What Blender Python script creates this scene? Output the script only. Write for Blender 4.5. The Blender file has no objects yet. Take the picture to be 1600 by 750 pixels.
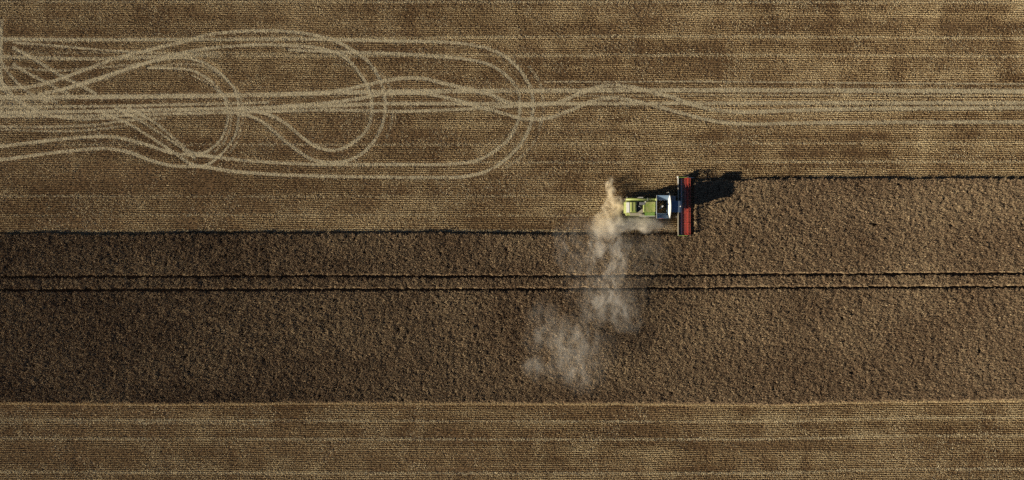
import bpy, bmesh, math, random
import numpy as np
from mathutils import Vector, Matrix

random.seed(7)
RNG = np.random.default_rng(11)
sc = bpy.context.scene
COL = sc.collection
R = math.radians

# ------------------------------------------------------------------ camera, sky, sun, exposure
ALT = 120.0                      # drone height; ground scale is 0.1 m per photo pixel
cam_d = bpy.data.cameras.new('camera')
cam_d.sensor_width = 36.0
cam_d.lens = 36.0 * ALT / 160.0
cam_d.clip_end = 3000.0
cam = bpy.data.objects.new('camera', cam_d)
cam.location = (0, 0, ALT)
COL.objects.link(cam)
sc.camera = cam

SUN_EL, SUN_AZ = 17.3, 18.5      # light travels towards +X, a little towards +Y
d = Vector((math.cos(R(SUN_EL)) * math.cos(R(SUN_AZ)), math.cos(R(SUN_EL)) * math.sin(R(SUN_AZ)), -math.sin(R(SUN_EL))))
world = bpy.data.worlds.new('World')
sc.world = world
world.use_nodes = True
wn = world.node_tree
bg = wn.nodes['Background']
sky = wn.nodes.new('ShaderNodeTexSky')
sky.sky_type = 'NISHITA'
sky.sun_disc = False
sky.sun_elevation = R(SUN_EL)
sky.sun_rotation = R(270.0 - SUN_AZ)   # sun stands in the direction (-x, -y)
sky.dust_density = 0.1
sky.air_density = 0.5
bg.inputs['Strength'].default_value = 0.05
wn.links.new(sky.outputs[0], bg.inputs['Color'])
sun_l = bpy.data.lights.new('sun', 'SUN')
sun_l.energy = 5.0
sun_l.angle = R(0.5)
sun_l.color = (1.0, 0.88, 0.67)
sun = bpy.data.objects.new('sun', sun_l)
sun.rotation_euler = d.to_track_quat('-Z', 'Y').to_euler()
sun.location = (-60, -20, 40)
COL.objects.link(sun)
sc.view_settings.view_transform = 'Standard'
sc.view_settings.look = 'None'
sc.view_settings.exposure = 0.65
sc.view_settings.gamma = 1.0
sc.view_settings.use_curve_mapping = False
sc.cycles.volume_bounces = 4
sc.cycles.max_bounces = 6
sc.cycles.diffuse_bounces = 3
sc.cycles.volume_step_rate = 0.12
sc.cycles.volume_max_steps = 256
sc.cycles.use_denoising = False

# ------------------------------------------------------------------ helpers
def W(px, py, h=0.0):
    """photo pixel -> world x, y of a point standing at height h"""
    k = 0.1 * (ALT - h) / ALT
    return ((px - 800.0) * k, (375.0 - py) * k)

def tag(o, label=None, cat=None, group=None, kind=None):
    if label: o['label'] = label
    if cat: o['category'] = cat
    if group: o['group'] = group
    if kind: o['kind'] = kind
    return o

def link(name, me, mat=None, parent=None):
    if mat: me.materials.append(mat)
    o = bpy.data.objects.new(name, me)
    COL.objects.link(o)
    if parent: o.parent = parent
    return o

def nodes_of(name):
    m = bpy.data.materials.new(name)
    m.use_nodes = True
    nt = m.node_tree
    return m, nt, nt.nodes['Principled BSDF']

def N(nt, typ, **kw):
    n = nt.nodes.new(typ)
    for k, v in kw.items():
        if k in n.inputs: n.inputs[k].default_value = v
        else: setattr(n, k, v)
    return n

def ramp(nt, fac, stops):
    r = nt.nodes.new('ShaderNodeValToRGB')
    e = r.color_ramp.elements
    while len(e) < len(stops): e.new(0.5)
    for el, (p, c) in zip(e, stops):
        el.position = p
        el.color = (*c, 1)
    nt.links.new(fac, r.inputs['Fac'])
    return r.outputs['Color']

def value_noise(x, y, cell, seed):
    """smooth value noise on arrays, 0..1; cell may be (cx, cy)"""
    cx, cy = cell if isinstance(cell, tuple) else (cell, cell)
    g = np.random.default_rng(seed).random((256, 256))
    u, v = x / cx + 1000.0, y / cy + 1000.0
    iu, iv = np.floor(u).astype(int), np.floor(v).astype(int)
    fu, fv = u - iu, v - iv
    fu, fv = fu * fu * (3 - 2 * fu), fv * fv * (3 - 2 * fv)
    a = g[iu % 256, iv % 256]; b = g[(iu + 1) % 256, iv % 256]
    c = g[iu % 256, (iv + 1) % 256]; e = g[(iu + 1) % 256, (iv + 1) % 256]
    return (a * (1 - fu) + b * fu) * (1 - fv) + (c * (1 - fu) + e * fu) * fv

# ------------------------------------------------------------------ field materials
def mat_tint(name, dark, light, rough=0.85, mid=None):
    """plant matter: colour runs from dark to light with the per-tuft tint"""
    m, nt, b = nodes_of(name)
    a = N(nt, 'ShaderNodeAttribute', attribute_type='INSTANCER', attribute_name='tint')
    stops = [(0.0, dark), (1.0, light)] if mid is None else [(0.0, dark), (0.5, mid), (1.0, light)]
    nt.links.new(ramp(nt, a.outputs['Fac'], stops), b.inputs['Base Color'])
    b.inputs['Roughness'].default_value = rough
    b.inputs['Specular IOR Level'].default_value = 0.0
    return m

M_crop = mat_tint('ripe_crop', (0.135, 0.085, 0.051), (0.44, 0.335, 0.205), mid=(0.265, 0.185, 0.115))
M_stubble = mat_tint('cut_stubble', (0.19, 0.115, 0.055), (0.66, 0.53, 0.32), mid=(0.44, 0.32, 0.175))

def mat_straw(name, c0, c1):
    m, nt, b = nodes_of(name)
    a = N(nt, 'ShaderNodeAttribute', attribute_type='GEOMETRY', attribute_name='tint')
    nt.links.new(ramp(nt, a.outputs['Fac'], [(0.0, c0), (1.0, c1)]), b.inputs['Base Color'])
    b.inputs['Roughness'].default_value = 0.7
    b.inputs['Specular IOR Level'].default_value = 0.05
    return m
M_straw = mat_straw('flattened_straw', (0.48, 0.39, 0.235), (0.78, 0.68, 0.46))

m, nt, b = nodes_of('dry_soil')
geo = N(nt, 'ShaderNodeNewGeometry')
n1 = N(nt, 'ShaderNodeTexNoise', Scale=0.16, Detail=5.0, Roughness=0.6)
mp = N(nt, 'ShaderNodeMapping'); mp.inputs['Scale'].default_value = (0.22, 1.0, 1.0)
nt.links.new(geo.outputs['Position'], mp.inputs['Vector'])
nt.links.new(mp.outputs[0], n1.inputs['Vector'])
n2 = N(nt, 'ShaderNodeTexNoise', Scale=4.0, Detail=6.0)
nt.links.new(geo.outputs['Position'], n2.inputs['Vector'])
mx = N(nt, 'ShaderNodeMath', operation='MULTIPLY_ADD'); mx.inputs[1].default_value = 0.5
nt.links.new(n1.outputs[0], mx.inputs[0])
mh = N(nt, 'ShaderNodeMath', operation='MULTIPLY'); mh.inputs[1].default_value = 0.5
nt.links.new(n2.outputs[0], mh.inputs[0]); nt.links.new(mh.outputs[0], mx.inputs[2])
nt.links.new(ramp(nt, mx.outputs[0], [(0.3, (0.07, 0.040, 0.020)), (0.5, (0.12, 0.074, 0.038)), (0.68, (0.24, 0.16, 0.088))]), b.inputs['Base Color'])
b.inputs['Roughness'].default_value = 1.0
b.inputs['Specular IOR Level'].default_value = 0.05
bp = N(nt, 'ShaderNodeBump', Strength=0.5, Distance=0.05)
nt.links.new(n2.outputs[0], bp.inputs['Height']); nt.links.new(bp.outputs[0], b.inputs['Normal'])
M_soil = m

# ------------------------------------------------------------------ ground
me = bpy.data.meshes.new('ground')
gx = np.concatenate([[-900, -300], np.arange(-110, 111, 2.0), [300, 900]])
gy = np.concatenate([[-900, -300], np.arange(-70, 71, 2.0), [300, 900]])
vv = [(x, y, 0.0) for y in gy for x in gx]
nx = len(gx)
ff = [(j * nx + i, j * nx + i + 1, (j + 1) * nx + i + 1, (j + 1) * nx + i) for j in range(len(gy) - 1) for i in range(nx - 1)]
me.from_pydata(vv, [], ff)
ground = tag(link('ground', me, M_soil), 'bare brown soil of the harvested field', kind='structure')

# ------------------------------------------------------------------ field layout (photo pixels)
def poly(pts):
    p = np.array(pts, float)
    return lambda x: np.interp(x, p[:, 0], p[:, 1])

TOP_CUT = poly([(-400, 367), (0, 368), (60, 365.5), (140, 368.5), (300, 366.5), (480, 366.5), (640, 365), (740, 367), (860, 369), (1085, 369)])
TOP_OLD = poly([(1080, 284), (1160, 283.5), (1230, 281), (1330, 281.5), (1450, 281), (1600, 282), (2000, 284)])
BOTTOM = poly([(-400, 628), (0, 627), (250, 629), (500, 627), (1000, 628), (1200, 630.5), (1330, 626), (1600, 623), (2000, 622)])
TRAM = [poly([(-400, 434), (0, 433), (400, 432), (800, 432.5), (1200, 429.5), (1600, 427.5), (2000, 426)]),
        poly([(-400, 454), (0, 453.5), (800, 452.5), (1200, 450), (1600, 448.5), (2000, 447)])]
CUT_X = 1083.0

def in_crop(px, py, jit):
    top = np.where(px < CUT_X, TOP_CUT(px), TOP_OLD(px))
    return (py > top + jit) & (py < BOTTOM(px) + 0.35 * jit)

# wheel tracks: (points, width px, density, label)
def mirror(pts): return pts
TRACKS = [
    ([(-120, 140), (43, 136), (79, 128), (120, 114), (168, 96), (200, 86), (233, 78), (283, 66), (333, 53), (400, 48), (445, 49), (487, 54), (521, 63), (549, 77), (573, 94), (589, 115), (598, 137.5), (602, 162), (598, 193), (584, 221), (563, 242), (539, 252), (514, 254), (487, 248.5), (462, 233), (438, 214), (414, 193), (390, 181), (350, 174)], 5.2, 1.0,
     'outer wheel track of the middle loop'),
    ([(60, 148), (96, 140), (132, 131), (180, 115), (230, 98), (283, 83), (330, 75), (400, 70), (452, 71), (497, 75), (532, 85.5), (553, 103), (570, 127), (579, 148), (581, 169), (578, 193), (563, 214), (542, 229), (521, 235), (494, 229), (469, 212), (449, 195), (429, 183), (400, 174), (370, 170)], 5.2, 1.0,
     'inner wheel track of the middle loop'),
    ([(-60, 60), (0, 61), (200, 62), (450, 61), (620, 64), (672, 65), (724, 68), (759, 75), (790, 89), (812.5, 110), (826, 131), (832, 151), (832, 176), (826, 203), (811, 228), (786.5, 252), (759, 268), (724, 276), (672, 277), (620, 277), (500, 275), (420, 272), (360, 267), (313, 260), (270, 259), (234, 250), (202, 238), (162, 232), (90, 238), (0, 250), (-120, 264)], 5.2, 1.0,
     'outer wheel track of the large right loop'),
    ([(450, 78), (520, 81), (620, 84), (672, 87), (724, 92), (759, 99), (783, 111.5), (802, 129), (811, 148), (812.5, 169), (809, 190), (797, 214), (779.5, 231), (755, 247), (731, 254), (689, 257), (620, 257), (500, 257), (400, 252), (350, 247), (317, 243), (270, 239), (216, 222), (162, 213), (72, 220), (0, 229), (-120, 242)], 5.0, 1.0,
     'inner wheel track of the large right loop'),
    ([(96, 140), (150, 123), (200, 107), (233, 97), (267, 91), (300, 92), (333, 106), (353, 123), (367, 140), (373, 163), (373, 183), (368, 210), (353, 233), (333, 252), (313, 260), (293, 253), (267, 235), (240, 217), (213, 200), (190, 188), (160, 176)], 4.2, 1.0,
     'outer wheel track of the small left loop'),
    ([(240, 104), (287, 100), (318, 103), (342, 116), (360, 131), (374, 148), (380, 170), (378, 195), (371, 220), (358, 240)], 4.0, 0.45,
     'faint second pass outside the small left loop'),
    ([(230, 106), (275, 107), (300, 110), (323, 122), (340, 137), (352, 157), (356, 177), (354, 197), (347, 215), (333, 230), (317, 239), (297, 237), (277, 220), (257, 203), (237, 188), (200, 168)], 4.2, 1.0,
     'inner wheel track of the small left loop'),
    ([(300, 117), (325, 130), (345, 147), (358, 160), (361.5, 180), (359, 203), (350, 222), (335, 238)], 3.5, 0.5,
     'faint second pass along the small left loop'),
    ([(440, 147), (500, 145), (546, 139), (566, 134), (598, 127), (622, 123), (655, 122), (689, 129), (724, 137.5), (766, 148), (786, 157), (800, 162), (847, 163), (878, 158), (903, 147), (934, 136), (956, 133), (987, 136), (1019, 144), (1050, 152), (1081, 163), (1112, 171), (1159, 175), (1222, 173), (1300, 171), (1400, 170), (1600, 168.5), (1760, 168)], 6.0, 1.0,
     'upper weaving wheel track crossing the travelled lane'),
    ([(440, 166), (500, 162), (560, 154), (600, 147), (660, 146), (700, 153), (745, 166), (786, 177), (810, 184), (825, 186), (853, 185), (887.5, 174), (925, 158), (956, 153), (994, 158), (1025, 166), (1066, 177), (1097, 185), (1128, 191), (1175, 194), (1237, 192.5), (1300, 191.5), (1600, 190.5), (1760, 190)], 5.6, 1.0,
     'lower weaving wheel track crossing the travelled lane'),
    ([(-120, 152), (40, 152), (200, 151), (420, 148), (600, 143.5), (860, 141.5), (1200, 141), (1600, 143), (1760, 144)], 7.0, 1.1,
     'broad upper lane of flattened straw'),
    ([(-120, 178), (0, 176), (200, 173), (420, 168), (520, 165), (600, 162), (860, 162), (1200, 161), (1600, 160.5), (1760, 160)], 5.6, 1.1,
     'broad lower lane of flattened straw'),
    ([(-120, 186), (0, 182), (150, 181), (300, 177), (420, 174), (520, 172), (620, 174), (720, 171), (800, 166), (860, 163)], 5.0, 0.9,
     'third lane of flattened straw under the lower lane'),
    ([(-120, 166), (0, 167), (150, 166), (300, 163), (420, 160)], 4.0, 0.8,
     'short lane between the upper and lower lanes at the left'),
    ([(0, 198), (80, 198), (150, 195), (200, 188), (260, 184)], 4.5, 0.6,
     'short wheel track under the lane at the left edge'),
    ([(850, 128), (1100, 127.5), (1400, 130), (1600, 131), (1760, 132)], 2.6, 0.8,
     'thin straw line above the broad lane on the right'),
    ([(900, 150), (1200, 149), (1600, 150.5), (1760, 151)], 1.8, 0.6,
     'thin straw line between the lanes on the right'),
    ([(20, 74), (46, 88), (72, 104), (101, 121), (130, 136), (152, 147)], 5.0, 0.85,
     'slanting track crossing the left end of the loops'),
    ([(20, 100), (43, 114), (67, 126), (91, 139), (110, 148)], 5.0, 0.7,
     'short slanting track beside the left edge'),
    ([(-6, 78), (2, 95), (14, 114), (31, 133), (58, 152), (90, 160)], 4.5, 0.9,
     'curving track entering from the left edge'),
    ([(-10, 108), (0, 124), (14, 140), (31, 160), (60, 172)], 4.5, 0.8,
     'lower curving track entering from the left edge'),
    ([(-120, 166), (-20, 166), (30, 167), (75, 168)], 30.0, 0.42,
     'pale worn patch where the tracks meet at the left edge'),
    ([(20, 66), (90, 72), (160, 78), (230, 82), (300, 86)], 3.6, 0.7,
     'thin track under the straight upper line at the left'),
    ([(-40, 86), (0, 88), (60, 90), (150, 92), (260, 88), (340, 84)], 5.5, 0.75,
     'level track between the slanting tracks at the left'),
    ([(-40, 104), (20, 106), (90, 110), (150, 106), (220, 100)], 4.0, 0.5,
     'faint level track below the slanting crossing'),
    ([(-40, 120), (0, 138), (30, 158), (70, 178), (120, 186), (180, 184)], 4.5, 0.8,
     'track sweeping from the left edge into the lower lane'),
    ([(-60, 206), (0, 203), (80, 205), (140, 203), (200, 196)], 3.4, 0.6,
     'thin track below the lanes at the left edge'),
    ([(180, 168), (215, 186), (250, 208), (285, 232), (305, 248)], 4.0, 0.8,
     'slanting track between the arms of the small loop'),
    ([(826, 103), (842, 127), (849, 160), (847, 186), (835, 221), (814, 245), (790, 262)], 5.0, 0.42,
     'faint track outside the large right loop'),
    ([(596, 112), (608, 135), (614, 160), (612, 190), (604, 216)], 5.0, 0.3,
     'faint track outside the middle loop'),
    ([(3, 30), (2, 60), (1, 100), (3, 135)], 6.0, 1.0,
     'upright bright track at the very left edge'),
]
# combine swaths: long faint straw lines left by each pass
SWATHS = [
    ([(-120, 62), (300, 62.5), (800, 58), (1080, 57), (1600, 60), (1760, 61)], 4.0, 0.8),
    ([(-120, 83), (300, 82.5), (450, 84)], 3.0, 0.55),
    ([(-120, 92), (150, 92), (320, 88), (620, 87), (860, 87), (1080, 86), (1600, 88), (1760, 89)], 4.5, 0.6),
    ([(-120, 3), (1760, 4)], 4.0, 0.6),
    ([(-120, 226), (700, 226), (1300, 224), (1760, 224)], 3.5, 0.4),
    ([(700, 254), (1300, 253), (1760, 253)], 3.5, 0.5),
    ([(-120, 306), (500, 307), (920, 306)], 3.5, 0.28),
    ([(-120, 337), (500, 336), (920, 337)], 3.5, 0.3),
    ([(-120, 362), (500, 360), (920, 361)], 4.0, 0.3),
    ([(-120, 655), (400, 657), (1200, 658.5), (1400, 653), (1760, 652)], 3.6, 0.65),
    ([(-120, 661), (170, 661), (420, 662)], 2.2, 0.45),
    ([(-120, 684), (400, 686), (1200, 686), (1400, 681), (1760, 680)], 4.0, 0.6),
    ([(-120, 737), (400, 739), (1200, 739), (1400, 733), (1760, 732)], 4.0, 0.7),
    ([(-120, 775), (1760, 774)], 4.0, 0.6),
    ([(-120, -30), (1760, -30)], 4.0, 0.6),
]

def catmull(pts, step=2.0):
    p = np.array(pts, float)
    p = np.vstack([2 * p[0] - p[1], p, 2 * p[-1] - p[-2]])
    out = []
    for i in range(1, len(p) - 2):
        L = np.hypot(*(p[i + 1] - p[i]))
        t = np.linspace(0, 1, max(2, int(L / step)), endpoint=False)[:, None]
        a, b_, c, e = p[i - 1], p[i], p[i + 1], p[i + 2]
        # centripetal-like damping for long segments
        m1 = (c - a) * 0.5; m2 = (e - b_) * 0.5
        k1 = min(1.0, L / (np.hypot(*m1) + 1e-6)); k2 = min(1.0, L / (np.hypot(*m2) + 1e-6))
        m1, m2 = m1 * k1, m2 * k2
        t2, t3 = t * t, t * t * t
        out.append((2 * t3 - 3 * t2 + 1) * b_ + (t3 - 2 * t2 + t) * m1 + (-2 * t3 + 3 * t2) * c + (t3 - t2) * m2)
    out.append(p[-2][None])
    return np.vstack(out)

# raster of "how much this spot is run over", 1 photo pixel per cell
PX0, PY0, PW, PH = -160, -120, 1960, 1000
press = np.zeros((PH, PW), np.float32)
def splat(curve, width, amount):
    h = width * 0.5
    r = int(math.ceil(h + 2))
    oy, ox = np.mgrid[-r:r + 1, -r:r + 1]
    for x, y in curve:
        ix, iy = int(round(x - PX0)), int(round(y - PY0))
        if r < ix < PW - r - 1 and r < iy < PH - r - 1:
            dd = np.hypot(ox - (x - PX0 - ix), oy - (y - PY0 - iy))
            k = np.clip((h + 0.8 - dd) / 1.6, 0, 1) * amount
            s = press[iy - r:iy + r + 1, ix - r:ix + r + 1]
            np.maximum(s, k, out=s)
curves = []
for pts, w, dens, lab in TRACKS:
    c = catmull(pts, 1.0)
    curves.append(c)
    splat(c, w + 1.5, min(dens, 1.0))
def press_at(px, py):
    i = np.clip((px - PX0).astype(int), 0, PW - 1); j = np.clip((py - PY0).astype(int), 0, PH - 1)
    return press[j, i]

# ------------------------------------------------------------------ straw lying flat
def straw_mesh(name, px, py, tint, heading, size=(0.26, 0.055), zmax=0.05, tilt=0.22):
    n = len(px)
    x, y = (px - 800) * 0.1, (375 - py) * 0.1
    L = size[0] * (0.6 + 0.8 * RNG.random(n)) * 0.5
    w = size[1] * (0.6 + 0.8 * RNG.random(n)) * 0.5
    z = 0.012 + zmax * RNG.random(n)
    ux, uy = np.cos(heading), np.sin(heading)
    s1 = (RNG.random(n) - 0.5) * 2 * tilt * L
    s2 = (RNG.random(n) - 0.5) * 2 * tilt * 2.0 * w
    z = np.maximum(z, np.abs(s1) + np.abs(s2) + 0.006)
    co = np.empty((n, 4, 3), np.float32)
    for k, (a, b_) in enumerate(((-1, -1), (1, -1), (1, 1), (-1, 1))):
        co[:, k, 0] = x + a * L * ux - b_ * w * uy
        co[:, k, 1] = y + a * L * uy + b_ * w * ux
        co[:, k, 2] = z + a * s1 + b_ * s2
    me = bpy.data.meshes.new(name)
    me.vertices.add(n * 4); me.loops.add(n * 4); me.polygons.add(n)
    me.vertices.foreach_set('co', co.reshape(-1))
    me.loops.foreach_set('vertex_index', np.arange(n * 4, dtype=np.int32))
    me.polygons.foreach_set('loop_start', np.arange(0, n * 4, 4, dtype=np.int32))
    at = me.attributes.new('tint', 'FLOAT', 'FACE')
    at.data.foreach_set('value', tint.astype(np.float32))
    me.update()
    return me

for (pts, w, dens, lab), c in zip(TRACKS, curves):
    seg = np.hypot(*np.diff(c, axis=0).T)
    length = seg.sum() * 0.1
    cnt = int(length * w * 0.1 * 370 * dens)
    k = RNG.integers(0, len(c) - 1, cnt)
    t = RNG.random(cnt)
    P = c[k] * (1 - t[:, None]) + c[k + 1] * t[:, None]
    T = c[k + 1] - c[k]
    T = T / (np.hypot(T[:, 0], T[:, 1])[:, None] + 1e-9)
    off = np.where(RNG.random(cnt) < 0.75, RNG.uniform(-0.45, 0.45, cnt), RNG.normal(0, 0.5, cnt)) * w
    px, py = P[:, 0] - T[:, 1] * off, P[:, 1] + T[:, 0] * off
    patch = value_noise(px * 0.1, py * 0.1, 3.5, 5) * 0.5 + value_noise(px * 0.1, py * 0.1, 0.7, 6) * 0.5
    keep = RNG.random(cnt) < np.clip(0.2 + 0.95 * patch, 0, 1)
    px, py, T = px[keep], py[keep], T[keep]
    hd = np.arctan2(-T[:, 1], T[:, 0]) + RNG.normal(0, 0.5, len(px))
    tint = np.clip(RNG.normal(0.55, 0.25, len(px)), 0, 1)
    o = link('wheel_track', straw_mesh('wheel_track', px, py, tint, hd, (0.125, 0.034), 0.06, 0.2), M_straw)
    tag(o, lab, kind='structure')

sx, sy, sh = [], [], []
for pts, w, dens in SWATHS:
    c = catmull(pts, 2.0)
    length = np.hypot(*np.diff(c, axis=0).T).sum() * 0.1
    cnt = int(length * w * 0.1 * 260 * dens)
    P = c[RNG.integers(0, len(c), cnt)]
    px = P[:, 0] + RNG.normal(0, 1.5, cnt); py = P[:, 1] + RNG.normal(0, 0.32, cnt) * w
    keep = RNG.random(cnt) < np.clip(0.15 + 1.3 * value_noise(px * 0.1, py * 0.1, (4.0, 1.0), 9), 0, 1)
    keep &= ~in_crop(px, py, 0)
    sx.append(px[keep]); sy.append(py[keep])
# loose chopped straw and chaff between the rows, in patches
cnt = 420000
px = RNG.uniform(-140, 1740, cnt); py = RNG.uniform(-90, 840, cnt)
fld = value_noise(px * 0.1, py * 0.1, (5.0, 2.6), 21) * 0.5 + value_noise(px * 0.1, py * 0.1, (1.5, 1.7), 22) * 0.5
keep = (RNG.random(cnt) < np.clip((fld - 0.45) * 4.0, 0.05, 1)) & ~in_crop(px, py, 0)
sx.append(px[keep]); sy.append(py[keep])
px, py = np.concatenate(sx), np.concatenate(sy)
me = straw_mesh('loose_straw', px, py, np.clip(RNG.normal(0.45, 0.28, len(px)), 0, 1), RNG.uniform(0, math.pi, len(px)), (0.13, 0.034), 0.10, 0.5)
tag(link('loose_straw', me, M_straw), 'pale chopped straw scattered in lines between the stubble rows', 'straw', kind='stuff')

# ------------------------------------------------------------------ tufts and scatter
def spike(V, F, bx, by, tx, ty, h, w, sides=3, z0=0.0):
    k = len(V)
    a0 = random.random() * 6.283
    for s in range(sides):
        a = a0 + 6.283 * s / sides
        V.append((bx + math.cos(a) * w * 0.6, by + math.sin(a) * w * 0.6, z0))
    for s in range(sides):
        a = a0 + 6.283 * s / sides
        V.append((tx * 0.75 + bx * 0.25 + math.cos(a) * w, ty * 0.75 + by * 0.25 + math.sin(a) * w, z0 + h * 0.78))
    V.append((tx, ty, z0 + h))
    for s in range(sides):
        n_ = (s + 1) % sides
        F.append((k + s, k + n_, k + sides + n_, k + sides + s))
        F.append((k + sides + s, k + sides + n_, k + 2 * sides))

def leaf(V, F, bx, by, bz, ang, length, w, drop):
    k = len(V)
    c, s = math.cos(ang), math.sin(ang)
    for (r, z, ww) in ((0, bz, w * 0.6), (length * 0.5, bz + length * 0.18, w), (length, bz - drop, w * 0.25)):
        V.append((bx + c * r - s * ww, by + s * r + c * ww, z))
        V.append((bx + c * r + s * ww, by + s * r - c * ww, z))
    F.append((k, k + 1, k + 3, k + 2)); F.append((k + 2, k + 3, k + 5, k + 4))

def tuft_obj(name, V, F, mat):
    me = bpy.data.meshes.new(name)
    me.from_pydata(V, [], F)
    me.materials.append(mat)
    return bpy.data.objects.new(name, me)

def crop_tuft(i):
    V, F = [], []
    for k in range(11):
        r = 0.17 * math.sqrt(random.random()); a = random.random() * 6.283
        bx, by = r * math.cos(a), r * math.sin(a)
        la = random.random() * 6.283; ll = random.uniform(0.02, 0.16)
        h = random.uniform(0.50, 0.76)
        spike(V, F, bx, by, bx + ll * math.cos(la), by + ll * math.sin(la), h, random.uniform(0.016, 0.03))
        if k % 2 == 0:
            leaf(V, F, bx, by, h * random.uniform(0.75, 0.98), random.random() * 6.283, random.uniform(0.12, 0.22), 0.02, random.uniform(0.02, 0.12))
    return tuft_obj('crop_tuft', V, F, M_crop)

def stubble_tuft(i):
    V, F = [], []
    for k in range(11):
        bx = random.uniform(-0.14, 0.14); by = random.gauss(0, 0.024)
        h = random.uniform(0.09, 0.17)
        la = random.random() * 6.283; ll = random.uniform(0.0, 0.06)
        spike(V, F, bx, by, bx + ll * math.cos(la), by + ll * math.sin(la), h, random.uniform(0.011, 0.021))
    for k in range(3):
        leaf(V, F, random.uniform(-0.14, 0.14), random.gauss(0, 0.04), random.uniform(0.03, 0.1), random.random() * 6.283, random.uniform(0.08, 0.18), 0.012, 0.02)
    return tuft_obj('stubble_tuft', V, F, M_stubble)

crop_src = bpy.data.collections.new('crop_tufts')
for i in range(10): crop_src.objects.link(crop_tuft(i))
stub_src = bpy.data.collections.new('stubble_tufts')
for i in range(10): stub_src.objects.link(stubble_tuft(i))

def lean_euler(spin, lx, ly):
    """Euler angles of a tuft spun about its own axis, then leaning towards (lx, ly) by that many radians"""
    phi = np.hypot(lx, ly) + 1e-9
    kx, ky = -ly / phi, lx / phi
    c, s, v = np.cos(phi), np.sin(phi), 1 - np.cos(phi)
    cs, sn = np.cos(spin), np.sin(spin)
    A00, A01 = c + kx * kx * v, kx * ky * v
    A10, A11 = kx * ky * v, c + ky * ky * v
    A20, A21, A22 = -ky * s, kx * s, c
    R00, R10 = A00 * cs + A01 * sn, A10 * cs + A11 * sn
    R20, R21 = A20 * cs + A21 * sn, -A20 * sn + A21 * cs
    return np.arctan2(R21, A22), -np.arcsin(np.clip(R20, -1, 1)), np.arctan2(R10, R00)

def scatter(name, x, y, z, spin, lx, ly, scl, sclz, tint, src):
    n = len(x)
    tiltx, tilty, rotz = lean_euler(spin, lx, ly)
    me = bpy.data.meshes.new(name)
    me.vertices.add(n)
    me.vertices.foreach_set('co', np.stack([x, y, z], 1).astype(np.float32).reshape(-1))
    def attr(nm, typ, data, field):
        a = me.attributes.new(nm, typ, 'POINT')
        a.data.foreach_set(field, data.reshape(-1))
    attr('rot', 'FLOAT_VECTOR', np.stack([tiltx, tilty, rotz], 1).astype(np.float32), 'vector')
    attr('scl', 'FLOAT_VECTOR', np.stack([scl, scl, sclz], 1).astype(np.float32), 'vector')
    attr('tint', 'FLOAT', tint.astype(np.float32), 'value')
    attr('pick', 'INT', RNG.integers(0, len(src.objects), n).astype(np.int32), 'value')
    o = link(name, me)
    g = bpy.data.node_groups.new(name, 'GeometryNodeTree')
    g.interface.new_socket('Geometry', in_out='INPUT', socket_type='NodeSocketGeometry')
    g.interface.new_socket('Geometry', in_out='OUTPUT', socket_type='NodeSocketGeometry')
    gi = g.nodes.new('NodeGroupInput'); go = g.nodes.new('NodeGroupOutput')
    m2p = g.nodes.new('GeometryNodeMeshToPoints')
    ci = g.nodes.new('GeometryNodeCollectionInfo')
    ci.inputs['Collection'].default_value = src
    ci.inputs['Separate Children'].default_value = True
    ci.inputs['Reset Children'].default_value = True
    iop = g.nodes.new('GeometryNodeInstanceOnPoints')
    iop.inputs['Pick Instance'].default_value = True
    def na(nm, typ):
        q = g.nodes.new('GeometryNodeInputNamedAttribute'); q.data_type = typ
        q.inputs['Name'].default_value = nm
        return q.outputs['Attribute']
    L = g.links.new
    L(gi.outputs[0], m2p.inputs['Mesh']); L(m2p.outputs[0], iop.inputs['Points'])
    L(ci.outputs[0], iop.inputs['Instance'])
    L(na('pick', 'INT'), iop.inputs['Instance Index'])
    L(na('rot', 'FLOAT_VECTOR'), iop.inputs['Rotation'])
    L(na('scl', 'FLOAT_VECTOR'), iop.inputs['Scale'])
    L(iop.outputs[0], go.inputs[0])
    md = o.modifiers.new('scatter', 'NODES'); md.node_group = g
    return o

# standing crop ----------------------------------------------------
def grid_pts(x0, x1, y0, y1, sp_x, sp_y, jx, jy):
    xs = np.arange(x0, x1, sp_x); ys = np.arange(y0, y1, sp_y)
    X, Y = np.meshgrid(xs, ys)
    X = X.ravel() + RNG.uniform(-jx, jx, X.size); Y = Y.ravel() + RNG.uniform(-jy, jy, Y.size)
    return X, Y

px, py = grid_pts(-140, 1740, 275, 640, 1.7, 1.7, 0.9, 0.9)
jit = (value_noise(px * 0.1, py * 0.1, 0.7, 31) - 0.5) * 2.2
k = in_crop(px, py, jit)
for T in TRAM:
    wob = (value_noise(px * 0.1, py * 0.1, 1.0, 33) - 0.5) * 0.6
    k &= np.abs(py - T(px) - wob) > 3.2
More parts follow.
